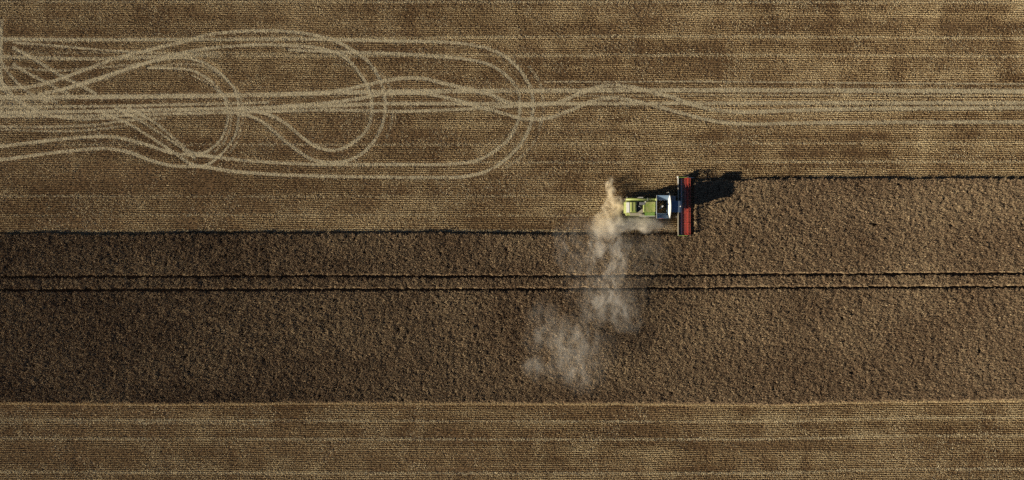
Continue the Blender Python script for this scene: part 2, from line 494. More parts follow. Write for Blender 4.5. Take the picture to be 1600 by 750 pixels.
# thin spots, animal runs and lodged holes seen in the stand
HOLES = [(1362, 352, 4.5, 4.5), (1482, 353, 5, 4), (1560, 290, 4, 3), (450, 396, 5, 4), (10, 488, 6, 4), (6, 510, 5, 4), (34, 610, 6, 5), (20, 602, 4, 3),
         (1590, 352, 4, 4), (1522, 412, 3, 4), (1120, 348, 5, 4), (64, 453, 5, 4), (190, 443, 5, 3), (1440, 440, 4, 2.5), (1205, 608, 1.8, 14), (790, 400, 1.8, 20), (1142, 400, 2, 22),
         (1530, 585, 1.8, 16), (1478, 480, 2.2, 10), (1524, 530, 1.6, 12), (208, 395, 1.6, 18), (700, 540, 2, 14), (380, 520, 1.8, 18), (1440, 605, 2, 8)]
for q in range(150):                       # small pits and short runs all over the stand
    hx_, hy_ = RNG.uniform(-100, 1700), RNG.uniform(290, 622)
    if RNG.random() < 0.65: HOLES.append((hx_, hy_, RNG.uniform(2.0, 3.6), RNG.uniform(2.0, 3.2)))
    else: HOLES.append((hx_, hy_, RNG.uniform(1.2, 1.8), RNG.uniform(5, 12)))
thin = np.ones(len(px))
for hx, hy, rx, ry in HOLES:
    q = np.hypot((px - hx + 2 * (value_noise(px * 0.1, py * 0.1, 0.5, 40) - 0.5)) / rx, (py - hy) / ry)
    thin = np.minimum(thin, np.clip(q * 1.2 - 0.35, 0, 1))
k &= RNG.random(len(px)) < thin
gap = value_noise(px * 0.1, py * 0.1, 0.45, 34)
k &= RNG.random(len(px)) < np.clip(gap * 3.4 + 0.05, 0, 1)
px, py = px[k], py[k]
x, y = (px - 800) * 0.1, (375 - py) * 0.1
n = len(x)
lump = value_noise(x, y, 0.42, 35) * 0.55 + value_noise(x, y, 0.24, 36) * 0.45
big = value_noise(x, y, (9.0, 5.0), 37)
sz = 0.84 + 0.40 * lump + 0.05 * RNG.normal(size=n)
tint = np.clip(0.25 + 0.35 * big + RNG.normal(0, 0.2, n) + 0.15 * lump, 0, 1)
lean = value_noise(x, y, 2.2, 38) * 6.283 * 2
lm = 0.04 + 0.14 * value_noise(x, y, 1.2, 39)
crop = scatter('standing_crop', x, y, np.zeros(n), RNG.uniform(0, 6.283, n), 0.45 + lm * np.cos(lean), 0.12 + lm * np.sin(lean), RNG.uniform(0.85, 1.2, n), sz, tint, crop_src)
tag(crop, 'dense ripe brown cereal crop still standing in a broad strip', 'crop', kind='stuff')
print('crop tufts', n)

# flattened fringe of stalks knocked outwards along the lower edge of the stand
px = RNG.uniform(-140, 1740, 15000)
py = BOTTOM(px) + RNG.normal(0.9, 0.4, len(px)) + (value_noise(px * 0.1, px * 0, 1.3, 61) - 0.5) * 0.8
k = RNG.random(len(px)) < 0.25 + 0.9 * value_noise(px * 0.1, px * 0, 2.5, 62)
px, py = px[k], py[k]; n = len(px)
fringe_src = bpy.data.collections.new('fringe_tufts')
for i in range(6):
    f_ = crop_tuft(i); f_.data.materials.clear(); f_.data.materials.append(M_stubble); fringe_src.objects.link(f_)
fringe = scatter('crop_fringe', (px - 800) * 0.1, (375 - py) * 0.1, np.zeros(n), RNG.uniform(0, 6.283, n), RNG.normal(0.35, 0.3, n), RNG.normal(-0.75, 0.3, n), RNG.uniform(0.55, 0.8, n), RNG.uniform(0.4, 0.65, n),
                 np.clip(RNG.normal(0.75, 0.2, n), 0, 1), fringe_src)
tag(fringe, 'pale fringe of leaning stalks along the lower crop edge', 'crop edge', kind='stuff')

# stubble rows -------------------------------------------------------
ROW = 2.9
def stubble(name, y0, y1, label):
    px, py = grid_pts(-140, 1740, y0, y1, 1.5, ROW, 0.7, 0.26)
    py = py + 1.2 * (value_noise(px * 0.1, py * 0 + 3.0, (30.0, 1.0), 51) - 0.5) * 4
    k = ~in_crop(px, py, 0)
    pr = press_at(px, py)
    x, y = (px - 800) * 0.1, (375 - py) * 0.1
    rowid = np.round((py - y0) / ROW)
    rowv = value_noise(x, rowid * 1.0, (14.0, 1.0), 56) * 0.5 + value_noise(x, rowid * 1.0, (2.5, 1.0), 57) * 0.5
    bald = (value_noise(x, y, (8.0, 3.0), 52) * 0.30 + value_noise(x, y, (2.4, 1.5), 53) * 0.22 + value_noise(x, y, (45.0, 0.9), 54) * 0.26
            + value_noise(x, y, (2.0, 7.0), 55) * 0.22)
    bald = np.clip((bald - 0.5) * 1.75 + 0.5 + (rowv - 0.5) * 0.4, 0, 1)
    k &= RNG.random(len(px)) < np.clip(0.50 + 0.8 * bald, 0, 1)
    k &= RNG.random(len(px)) < 1.0 - 0.85 * pr
    px, py, x, y, pr, bald = (a[k] for a in (px, py, x, y, pr, bald))
    n = len(x)
    sz = (0.8 + 0.35 * RNG.random(n)) * (1 - 0.65 * pr) * (0.8 + 0.4 * bald)
    tint = np.clip(0.0 + 0.05 + 0.9 * bald + RNG.normal(0, 0.10, n), 0, 1)
    o = scatter(name, x, y, np.zeros(n), np.where(RNG.random(n) < 0.5, 0, math.pi) + RNG.normal(0, 0.12, n), RNG.normal(0.74, 0.18, n), RNG.normal(0.12, 0.22, n),
                RNG.uniform(0.85, 1.15, n), sz, tint, stub_src)
    tag(o, label, 'stubble', kind='stuff')
    print(name, n)
stubble('stubble', -95, 372, 'short golden stubble rows on the wide cut field above the crop')
stubble('stubble', 620, 850, 'short golden stubble rows on the strip below the crop')

# ------------------------------------------------------------------ combine harvester
def paint(name, c, rough=0.4, dust=0.25, metallic=0.0, dust_c=(0.42, 0.33, 0.2)):
    m, nt, b = nodes_of(name)
    g = N(nt, 'ShaderNodeNewGeometry')
    n1 = N(nt, 'ShaderNodeTexNoise', Scale=2.2, Detail=6.0, Roughness=0.65)
    nt.links.new(g.outputs['Position'], n1.inputs['Vector'])
    mr = N(nt, 'ShaderNodeMapRange'); mr.inputs['From Min'].default_value = 0.35; mr.inputs['From Max'].default_value = 0.75
    mr.inputs['To Max'].default_value = min(1.0, dust * 2)
    nt.links.new(n1.outputs[0], mr.inputs['Value'])
    mx = N(nt, 'ShaderNodeMix', data_type='RGBA')
    mx.inputs[6].default_value = (*c, 1); mx.inputs[7].default_value = (*dust_c, 1)
    nt.links.new(mr.outputs[0], mx.inputs[0]); nt.links.new(mx.outputs[2], b.inputs['Base Color'])
    b.inputs['Roughness'].default_value = rough
    b.inputs['Metallic'].default_value = metallic
    return m
M_green = paint('green_paint', (0.21, 0.29, 0.055), 0.45, 0.36)
M_greend = paint('dark_green_paint', (0.10, 0.22, 0.025), 0.4, 0.2)
M_white = paint('off_white_paint', (0.78, 0.78, 0.74), 0.4, 0.12)
M_roof = paint('shade_blue_roof_paint', (0.10, 0.15, 0.23), 0.4, 0.04)  # roof colour darkened and blued to paint in the tank's shade
M_tank = paint('shade_blue_tank_steel', (0.15, 0.235, 0.35), 0.45, 0.03)  # pale tank steel with the blue of sky-lit shade put into its colour
M_black = paint('black_rubber', (0.018, 0.018, 0.018), 0.8, 0.2)
M_dark = paint('dark_steel', (0.05, 0.05, 0.055), 0.55, 0.1)
M_steel = paint('bare_steel', (0.42, 0.42, 0.42), 0.35, 0.15, 0.6)
M_head = paint('header_grey_green', (0.10, 0.115, 0.09), 0.5, 0.25)
M_lip = paint('beige_header_beam', (0.40, 0.36, 0.28), 0.5, 0.2)  # beige for the header beam and a few small plates
M_red = paint('red_paint', (0.40, 0.022, 0.014), 0.38, 0.08)
M_bat = paint('highlight_red_bat', (0.52, 0.07, 0.05), 0.4, 0.1)  # red lifted towards pink to paint sunlit highlights on the bats
M_grain = paint('grain', (0.30, 0.17, 0.06), 0.9, 0.1)
M_amber, _nt, _b = nodes_of('beacon_lens')
_b.inputs['Base Color'].default_value = (0.85, 0.8, 0.7, 1); _b.inputs['Roughness'].default_value = 0.15
M_glass, _nt, _b = nodes_of('tinted_glass')
_b.inputs['Base Color'].default_value = (0.02, 0.03, 0.035, 1); _b.inputs['Roughness'].default_value = 0.05
M_lamp, _nt, _b = nodes_of('lamp_lens')
_b.inputs['Base Color'].default_value = (0.8, 0.8, 0.8, 1); _b.inputs['Roughness'].default_value = 0.1

def b_box(bm, x0, x1, y0, y1, z0, z1):
    vs = [bm.verts.new((x, y, z)) for z in (z0, z1) for y in (y0, y1) for x in (x0, x1)]
    for f in ((0, 2, 3, 1), (4, 5, 7, 6), (0, 1, 5, 4), (2, 6, 7, 3), (0, 4, 6, 2), (1, 3, 7, 5)):
        bm.faces.new([vs[i] for i in f])
def b_prism(bm, prof, y0, y1):
    """profile in x,z extruded along y"""
    a = [bm.verts.new((x, y0, z)) for x, z in prof]; c = [bm.verts.new((x, y1, z)) for x, z in prof]
    n = len(prof)
    bm.faces.new(a); bm.faces.new(c[::-1])
    for i in range(n): bm.faces.new([a[i], c[i], c[(i + 1) % n], a[(i + 1) % n]])
def b_tube(bm, p0, p1, r0, r1=None, seg=14):
    r1 = r0 if r1 is None else r1
    p0, p1 = Vector(p0), Vector(p1)
    q = (p1 - p0).to_track_quat('Z', 'Y')
    ra = [bm.verts.new(p0 + q @ Vector((r0 * math.cos(6.28319 * i / seg), r0 * math.sin(6.28319 * i / seg), 0))) for i in range(seg)]
    rb = [bm.verts.new(p1 + q @ Vector((r1 * math.cos(6.28319 * i / seg), r1 * math.sin(6.28319 * i / seg), 0))) for i in range(seg)]
    for i in range(seg):
        bm.faces.new([ra[i], ra[(i + 1) % seg], rb[(i + 1) % seg], rb[i]])
    bm.faces.new(ra[::-1]); bm.faces.new(rb)
def b_plate(bm, quad, t):
    """a plate of thickness t from four corner points"""
    q = [Vector(v) for v in quad]
    nrm = (q[1] - q[0]).cross(q[3] - q[0]).normalized() * t
    a = [bm.verts.new(v) for v in q]; c = [bm.verts.new(v + nrm) for v in q]
    bm.faces.new(a[::-1]); bm.faces.new(c)
    for i in range(4): bm.faces.new([a[i], a[(i + 1) % 4], c[(i + 1) % 4], c[i]])
def part(name, mat, parent, fn, bevel=0.0, label=None, smooth=False):
    bm = bmesh.new(); fn(bm)
    bmesh.ops.recalc_face_normals(bm, faces=bm.faces)
    if bevel > 0:
        bmesh.ops.bevel(bm, geom=[e for e in bm.edges if e.calc_face_angle(0) > 0.6], offset=bevel, segments=2, affect='EDGES', profile=0.6)
    me = bpy.data.meshes.new(name); bm.to_mesh(me); bm.free()
    if smooth:
        for p in me.polygons: p.use_smooth = True
    o = link(name, me, mat, parent)
    if label: o['label'] = label
    return o

ch = bpy.data.objects.new('combine_harvester', None)
ch.location = (21.5, 5.08, 0); COL.objects.link(ch)
tag(ch, 'lime green combine harvester with red reel cutting along the crop edge', 'combine harvester')

# chassis and flanks
part('chassis', M_dark, ch, lambda bm: (b_box(bm, -3.9, 2.9, -0.9, 0.9, 0.75, 1.25), b_box(bm, 1.4, 1.9, -1.3, 1.3, 0.7, 1.1), b_box(bm, -3.0, -2.7, -1.2, 1.2, 0.55, 0.8)), 0.02)
part('body', M_green, ch, lambda bm: b_prism(bm, [(-4.05, 1.5), (-3.6, 1.15), (-1.6, 1.15), (-0.6, 1.0), (2.3, 1.3), (2.3, 1.95), (0.40, 1.95), (0.35, 2.6), (-3.3, 2.6), (-4.1, 2.35)], -1.28, 0.98), 0.05)
for s, nm in ((-1, 0), (1, 1)):
    yy = -1.33 if s < 0 else 1.03
    for x0, x1 in ((-3.95, -2.35), (-2.3, -0.75), (-0.7, 0.55)):
        part('side_panel', M_green, ch, lambda bm: b_box(bm, x0, x1, yy - 0.05, yy + 0.05, 1.35, 2.5), 0.03)
part('side_rail', M_white, ch, lambda bm: b_box(bm, -2.0, 0.34, -1.46, -1.38, 2.62, 2.72), 0.01, 'pale edge rail along the side panels')
# rear end
part('straw_hood', M_green, ch, lambda bm: b_prism(bm, [(-4.35, 1.9), (-4.05, 1.55), (-3.55, 1.6), (-3.55, 2.95), (-4.05, 2.9), (-4.33, 2.55)], -1.0, 0.72), 0.06)
rp = part('rear_panel', M_white, ch, lambda bm: b_plate(bm, [(-4.07, -0.9, 2.93), (-3.60, -0.9, 3.0), (-3.60, 0.66, 3.0), (-4.07, 0.66, 2.93)], 0.04), 0.01, 'pale panel over the straw hood')
part('rear_hatch', M_green, ch, lambda bm: b_prism(bm, [(-3.5, 2.6), (-2.52, 2.6), (-2.52, 3.14), (-2.7, 3.2), (-3.38, 3.14), (-3.5, 3.02)], -0.86, 0.68), 0.05)
part('hatch_rib', M_green, ch, lambda bm: (b_box(bm, -3.3, -3.2, -0.75, 0.6, 3.14, 3.2), b_box(bm, -2.8, -2.74, -0.75, 0.6, 3.18, 3.23)), 0.01)
# engine bay
part('engine_bay', M_dark, ch, lambda bm: (b_box(bm, -2.5, -1.56, -0.84, 0.78, 2.6, 2.66), b_box(bm, -2.51, -2.46, -0.84, 0.78, 2.66, 3.1)), 0)
part('engine_block', M_dark, ch, lambda bm: (b_box(bm, -2.35, -1.7, -0.45, 0.25, 2.66, 2.88), b_tube(bm, (-2.3, -0.1, 2.9), (-1.8, -0.1, 2.9), 0.09)), 0.02)
part('radiator', M_steel, ch, lambda bm: b_box(bm, -2.08, -1.28, 0.26, 0.66, 2.68, 3.24), 0.03)
part('exhaust_pipe', M_steel, ch, lambda bm: (b_tube(bm, (-2.2, 0.05, 2.8), (-2.2, 0.05, 3.2), 0.06), b_tube(bm, (-2.2, 0.05, 3.2), (-2.02, 0.05, 3.26), 0.06)), 0)
part('air_filter', M_white, ch, lambda bm: b_tube(bm, (-1.22, 0.72, 3.2), (-1.22, 0.72, 3.36), 0.09), 0.01)
part('corner_gusset', M_lip, ch, lambda bm: b_plate(bm, [(-2.4, -0.93, 3.0), (-1.56, -0.93, 3.0), (-1.56, -0.35, 3.0), (-1.7, -0.35, 3.0)], 0.03), 0)
# cover in front of the engine
part('engine_cover', M_green, ch, lambda bm: b_prism(bm, [(-1.53, 2.62), (0.31, 2.62), (0.31, 3.2), (-1.45, 3.2), (-1.53, 3.12)], -0.80, 0.74), 0.04)
part('cover_ridge', M_greend, ch, lambda bm: b_box(bm, -1.36, -1.32, -0.76, 0.2, 3.2, 3.23), 0)
part('side_cover', M_greend, ch, lambda bm: b_plate(bm, [(-1.25, -1.36, 2.75), (0.25, -1.36, 2.75), (0.25, -0.84, 3.1), (-1.25, -0.84, 3.1)], 0.04), 0.01, 'darker sloping green cover')
part('service_step', M_lip, ch, lambda bm: (b_box(bm, -3.5, -1.3, -1.36, -0.95, 2.62, 2.67), b_box(bm, -1.95, -1.6, -1.25, -1.1, 2.67, 2.85)), 0.01)
# unloading auger folded back along the left side
ua = part('unloading_auger', M_green, ch, lambda bm: (b_tube(bm, (-4.25, 1.12, 3.18), (0.55, 1.12, 3.18), 0.17, None, 18), b_tube(bm, (0.45, 1.1, 2.5), (0.45, 1.1, 3.35), 0.22)), 0, 'long green unloading tube folded along the side', True)
part('spout', M_black, ua, lambda bm: b_tube(bm, (-4.42, 1.12, 3.12), (-4.2, 1.12, 3.18), 0.15, 0.19), 0)
part('tube_clamp', M_steel, ua, lambda bm: b_box(bm, -0.95, -0.85, 0.9, 1.32, 2.98, 3.37), 0.01)
# handrails on the left flank
def rail(bm):
    for x in (-2.25, -1.9, -1.55): b_tube(bm, (x, 1.42, 2.5), (x, 1.42, 3.25), 0.022, None, 6)
    b_tube(bm, (-2.25, 1.42, 3.25), (-1.55, 1.42, 3.25), 0.03, None, 6)
part('handrail', M_white, ch, rail)
part('side_platform', M_steel, ch, lambda bm: b_box(bm, -2.3, -1.45, 1.06, 1.45, 2.45, 2.5))
part('rear_lamp', M_lamp, ch, lambda bm: b_box(bm, -4.02, -3.94, 1.36, 1.48, 3.0, 3.14), 0.02)

# grain tank with folded-out flaps
tk = part('grain_tank', M_tank, ch, lambda bm: [b_plate(bm, q, 0.05) for q in (
    [(0.45, -1.02, 2.2), (0.45, 0.96, 2.2), (0.45, 0.96, 3.3), (0.45, -1.02, 3.3)],
    [(2.2, -1.02, 2.2), (2.2, -1.02, 3.3), (2.2, 0.96, 3.3), (2.2, 0.96, 2.2)],
    [(0.45, -1.05, 2.0), (0.45, -1.05, 2.97), (2.25, -1.05, 2.97), (2.25, -1.05, 2.0)],
    [(0.45, 1.01, 2.2), (2.25, 1.01, 2.2), (2.25, 1.01, 3.3), (0.45, 1.01, 3.3)])], 0)
def grain(bm):
    n = 20
    g = [[bm.verts.new((0.5 + 1.7 * i / n, -0.97 + 1.93 * j / n, 2.2 + 0.25 * math.exp(-(((i / n - 0.5) / 0.3) ** 2 + ((j / n - 0.5) / 0.3) ** 2)) + 0.02 * random.random())) for j in range(n + 1)] for i in range(n + 1)]
    for i in range(n):
        for j in range(n): bm.faces.new([g[i][j], g[i + 1][j], g[i + 1][j + 1], g[i][j + 1]])
part('grain_heap', M_grain, tk, grain, 0, 'brown grain lying in the tank', True)
part('fill_auger', M_white, tk, lambda bm: (b_tube(bm, (1.15, -0.22, 2.6), (1.28, -0.02, 3.28), 0.11, 0.11), b_tube(bm, (1.28, -0.02, 3.28), (1.33, 0.06, 3.75), 0.16, 0.12)), 0, 'pale tip of the filling auger')
part('flap', M_tank, tk, lambda bm: b_plate(bm, [(0.5, 1.0, 3.28), (2.2, 1.0, 3.28), (2.3, 1.68, 3.95), (0.42, 1.70, 3.9)], 0.035), 0, 'flap folded out to the left')
part('flap', M_tank, tk, lambda bm: b_plate(bm, [(2.2, -1.10, 2.95), (0.5, -1.10, 2.95), (0.42, -1.80, 3.92), (2.3, -1.78, 3.95)], 0.035), 0, 'flap folded out to the right')
part('flap', M_white, tk, lambda bm: b_plate(bm, [(0.46, -1.05, 3.28), (0.46, 1.0, 3.28), (0.34, 1.70, 3.92), (0.34, -1.80, 3.92)], 0.035), 0, 'rear flap with pale edge')
def front_flap(bm):
    n = 12; t = 0.04
    rows = []
    for i in range(n + 1):
        f = i / n
        y0, y1 = -1.05 + 2.05 * f, -1.80 + 3.50 * f
        bow = 0.17 * (1 - (2 * f - 1) ** 2)
        a = Vector((2.22, y0, 3.25)); c = Vector((2.30 + bow, y1, 4.0)); e = Vector((2.38 + bow, y1, 4.0)); g_ = Vector((2.28, y0, 3.25))
        rows.append([bm.verts.new(v) for v in (a, c, e, g_)])
    for i in range(n):
        for k in range(4): bm.faces.new([rows[i][k], rows[i + 1][k], rows[i + 1][(k + 1) % 4], rows[i][(k + 1) % 4]])
    bm.faces.new(rows[0][::-1]); bm.faces.new(rows[-1])
part('flap', M_white, tk, front_flap, 0, 'white bowed front flap')
part('flap_strut', M_dark, tk, lambda bm: b_tube(bm, (1.45, 1.05, 3.35), (1.45, 1.66, 3.93), 0.02, None, 6))
part('flap_strut', M_dark, tk, lambda bm: b_tube(bm, (1.3, -1.1, 3.35), (1.3, -1.74, 3.92), 0.02, None, 6))

# cab
cab = part('cab', M_dark, ch, lambda bm: b_prism(bm, [(2.5, 1.7), (3.9, 1.7), (4.12, 2.2), (4.0, 3.35), (2.5, 3.35)], -0.82, 0.82), 0.05)
part('windscreen', M_glass, cab, lambda bm: b_plate(bm, [(3.93, -0.76, 1.75), (3.93, 0.76, 1.75), (4.02, 0.76, 3.3), (4.02, -0.76, 3.3)], 0.14), 0.01)
for yy in (-0.86, 0.82):
    part('side_window', M_glass, cab, lambda bm: b_box(bm, 2.65, 3.85, yy, yy + 0.04, 1.95, 3.25), 0.01)
rf = part('roof', M_roof, cab, lambda bm: b_prism(bm, [(2.5, 3.36), (4.2, 3.36), (4.28, 3.44), (4.18, 3.56), (3.9, 3.62), (2.6, 3.62), (2.5, 3.56)], -0.88, 0.86), 0.06)
part('beacon', M_amber, cab, lambda bm: (b_tube(bm, (4.02, 0.02, 3.56), (4.02, 0.02, 3.72), 0.075), b_tube(bm, (4.02, 0.02, 3.72), (4.02, 0.02, 3.78), 0.075, 0.04)), 0)
for yy in (-0.6, -0.3, 0.3, 0.6):
    part('work_lamp', M_lamp, cab, lambda bm: b_box(bm, 4.2, 4.27, yy - 0.08, yy + 0.08, 3.36, 3.46), 0.01)
for s in (-1, 1):
    def mir(bm):
        b_tube(bm, (4.0, s * 0.86, 3.2), (3.55, s * 1.55, 3.25), 0.022, None, 6)
        b_box(bm, 3.5, 3.58, s * 1.55 - 0.11, s * 1.55 + 0.11, 2.75, 3.3)
    part('mirror', M_dark, cab, mir)
def ladder(bm):
    for z in (0.5, 0.85, 1.2, 1.55): b_box(bm, 2.7, 3.15, 1.55, 1.75, z, z + 0.04)
    b_box(bm, 2.6, 3.7, 0.9, 1.7, 1.68, 1.73)
    for x in (2.68, 3.17): b_tube(bm, (x, 1.7, 0.45), (x, 1.75, 2.75), 0.02, None, 6)
part('ladder', M_steel, ch, ladder)
part('grab_rail', M_white, ch, lambda bm: (b_tube(bm, (2.38, 1.72, 1.7), (2.38, 1.78, 3.3), 0.025, None, 6), b_tube(bm, (2.38, 1.70, 3.3), (2.38, 2.2, 3.3), 0.03, None, 6), b_tube(bm, (2.38, 2.2, 3.3), (2.38, 2.2, 1.6), 0.025, None, 6)))

# wheels
def wheel(x, y, r, w):
    t = part('wheel', M_black, ch, lambda bm: [b_tube(bm, (x, y - w / 2, r), (x, y + w / 2, r), r * 0.94, None, 32)] +
             [b_box(bm, x + r * 0.9 * math.cos(a) - 0.05, x + r * 0.9 * math.cos(a) + 0.05, y - w / 2 - 0.01, y + w / 2 + 0.01, r + r * 0.9 * math.sin(a) - 0.05, r + r * 0.9 * math.sin(a) + 0.05)
              for a in [6.28319 * i / 22 for i in range(22)]], 0)
    s = 1 if y > 0 else -1
    part('rim', M_red, t, lambda bm: b_tube(bm, (x, y + s * w * 0.3, r), (x, y + s * (w * 0.5 + 0.02), r), r * 0.55, r * 0.5, 24), 0.01)
    part('hub', M_dark, t, lambda bm: b_tube(bm, (x, y + s * w * 0.5, r), (x, y + s * (w * 0.5 + 0.09), r), r * 0.18, None, 12), 0.01)
for s in (-1, 1):
    wheel(1.65, s * 1.38, 0.97, 0.72)
    wheel(-2.85, s * 1.3, 0.66, 0.5)

# feeder house
part('feeder_house', M_greend, ch, lambda bm: b_prism(bm, [(2.3, 1.25), (4.4, 0.35), (4.4, 0.98), (2.5, 2.05)], -0.75, 0.75), 0.04)
# straw chopper at the tail
part('straw_chopper', M_dark, ch, lambda bm: (b_box(bm, -4.45, -3.75, -0.95, 0.75, 0.95, 1.5), b_plate(bm, [(-4.85, -1.15, 0.9), (-4.4, -0.95, 1.0), (-4.4, 0.75, 1.0), (-4.85, 0.95, 0.9)], 0.05)), 0.02)

# header
Y0, Y1 = -4.38, 4.62
hd = part('header', M_head, ch, lambda bm: b_prism(bm, [(4.32, 0.22), (5.55, 0.12), (5.55, 0.16), (4.75, 0.20), (4.45, 0.42), (4.38, 1.0), (4.32, 1.0)], Y0, Y1), 0.0, 'header trough with dark floor')
part('top_beam', M_lip, hd, lambda bm: b_box(bm, 4.18, 4.31, Y0 - 0.02, Y1 + 0.02, 0.98, 1.12), 0.02, 'pale beam along the back of the header')
part('knife_bar', M_steel, hd, lambda bm: [b_box(bm, 5.55, 5.62, Y0, Y1, 0.125, 0.155)] + [b_plate(bm, [(5.6, y, 0.13), (5.6, y + 0.05, 0.13), (5.74, y + 0.03, 0.135), (5.74, y + 0.02, 0.135)], 0.012) for y in np.arange(Y0, Y1 - 0.1, 0.1524)])
def auger(bm):
    b_tube(bm, (4.82, Y0 + 0.04, 0.52), (4.82, Y1 - 0.04, 0.52), 0.16, None, 14)
    for lo, hi, sg in ((Y0 + 0.1, -0.6, 1), (0.8, Y1 - 0.1, -1)):
        n = int((hi - lo) / 0.05); prev = None
        for i in range(n + 1):
            y = lo + (hi - lo) * i / n; a = sg * 6.28319 * y / 0.55
            c, s = math.cos(a), math.sin(a)
            cur = (bm.verts.new((4.82 + 0.15 * c, y, 0.52 + 0.15 * s)), bm.verts.new((4.82 + 0.29 * c, y, 0.52 + 0.29 * s)))
            if prev: bm.faces.new([prev[0], prev[1], cur[1], cur[0]])
            prev = cur
part('auger', M_steel, hd, auger)
for yy, nm in ((Y0, 'near'), (Y1, 'far')):
    part('end_shield', M_head if yy < 0 else M_head, hd, lambda bm: b_prism(bm, [(4.25, 0.15), (5.7, 0.1), (6.1, 0.22), (5.4, 0.75), (4.7, 1.12), (4.25, 1.12)], yy - 0.05, yy + 0.05), 0.02)
    part('divider', M_white if yy > 0 else M_lip, hd, lambda bm: (b_tube(bm, (5.7, yy, 0.3), (6.9, yy, 0.22), 0.09, 0.02, 8), b_tube(bm, (5.4, yy, 0.65), (6.85, yy, 0.24), 0.025, None, 6)), 0)
    part('reel_arm', M_greend, hd, lambda bm: (b_tube(bm, (4.25, yy, 1.12), (5.6, yy, 1.28), 0.06, None, 8), b_tube(bm, (4.5, yy, 0.8), (5.2, yy, 1.2), 0.035, None, 8)))
# drive box and standing crop knife at the left end
part('drive_gearbox', M_white, hd, lambda bm: (b_tube(bm, (4.16, Y1 + 0.06, 1.0), (4.16, Y1 + 0.06, 1.3), 0.13, 0.1, 12), b_box(bm, 4.12, 4.28, Y1 - 0.95, Y1 - 0.1, 1.13, 1.2)), 0.01, 'pale gearbox at the outer end of the header')
def feelers(bm):
    b_tube(bm, (5.0, Y1 + 0.1, 0.5), (5.15, Y1 + 0.28, 2.35), 0.03, None, 6)
    b_tube(bm, (5.5, Y1 + 0.08, 0.4), (5.7, Y1 + 0.12, 1.95), 0.025, None, 6)
    b_tube(bm, (5.15, Y1 + 0.28, 2.35), (5.55, Y1 + 0.36, 2.5), 0.02, None, 6)
part('marker_rod', M_dark, hd, feelers)
# reel
RX, RZ, RR = 5.64, 1.18, 0.45
part('reel_shaft', M_red, hd, lambda bm: b_tube(bm, (RX, Y0 + 0.07, RZ), (RX, Y1 - 0.07, RZ), 0.085, None, 14))
for i in range(6):
    a = R(60 * i + 18)
    bx, bz = RX + RR * math.cos(a), RZ + RR * math.sin(a)
    def bat(bm):
        b_tube(bm, (bx, Y0 + 0.12, bz), (bx, Y1 - 0.12, bz), 0.022, None, 8)
        for y in np.arange(Y0 + 0.2, Y1 - 0.2, 0.4):
            b_tube(bm, (bx, y, bz), (bx - 0.06, y, bz - 0.22), 0.006, 0.004, 3)
    part('reel_bat', M_bat, hd, bat)
for y in np.linspace(Y0 + 0.12, Y1 - 0.12, 6):
    def spider(bm):
        for i in range(6):
            a = R(60 * i + 18); a2 = R(60 * i + 78)
            p = Vector((RX + RR * math.cos(a), y, RZ + RR * math.sin(a))); q = Vector((RX + RR * math.cos(a2), y, RZ + RR * math.sin(a2)))
            b_tube(bm, (RX, y, RZ), p, 0.025, None, 6)
            b_tube(bm, p, q, 0.018, None, 6)
        b_tube(bm, (RX, y - 0.03, RZ), (RX, y + 0.03, RZ), 0.15, None, 12)
    part('reel_spider', M_red, hd, spider)

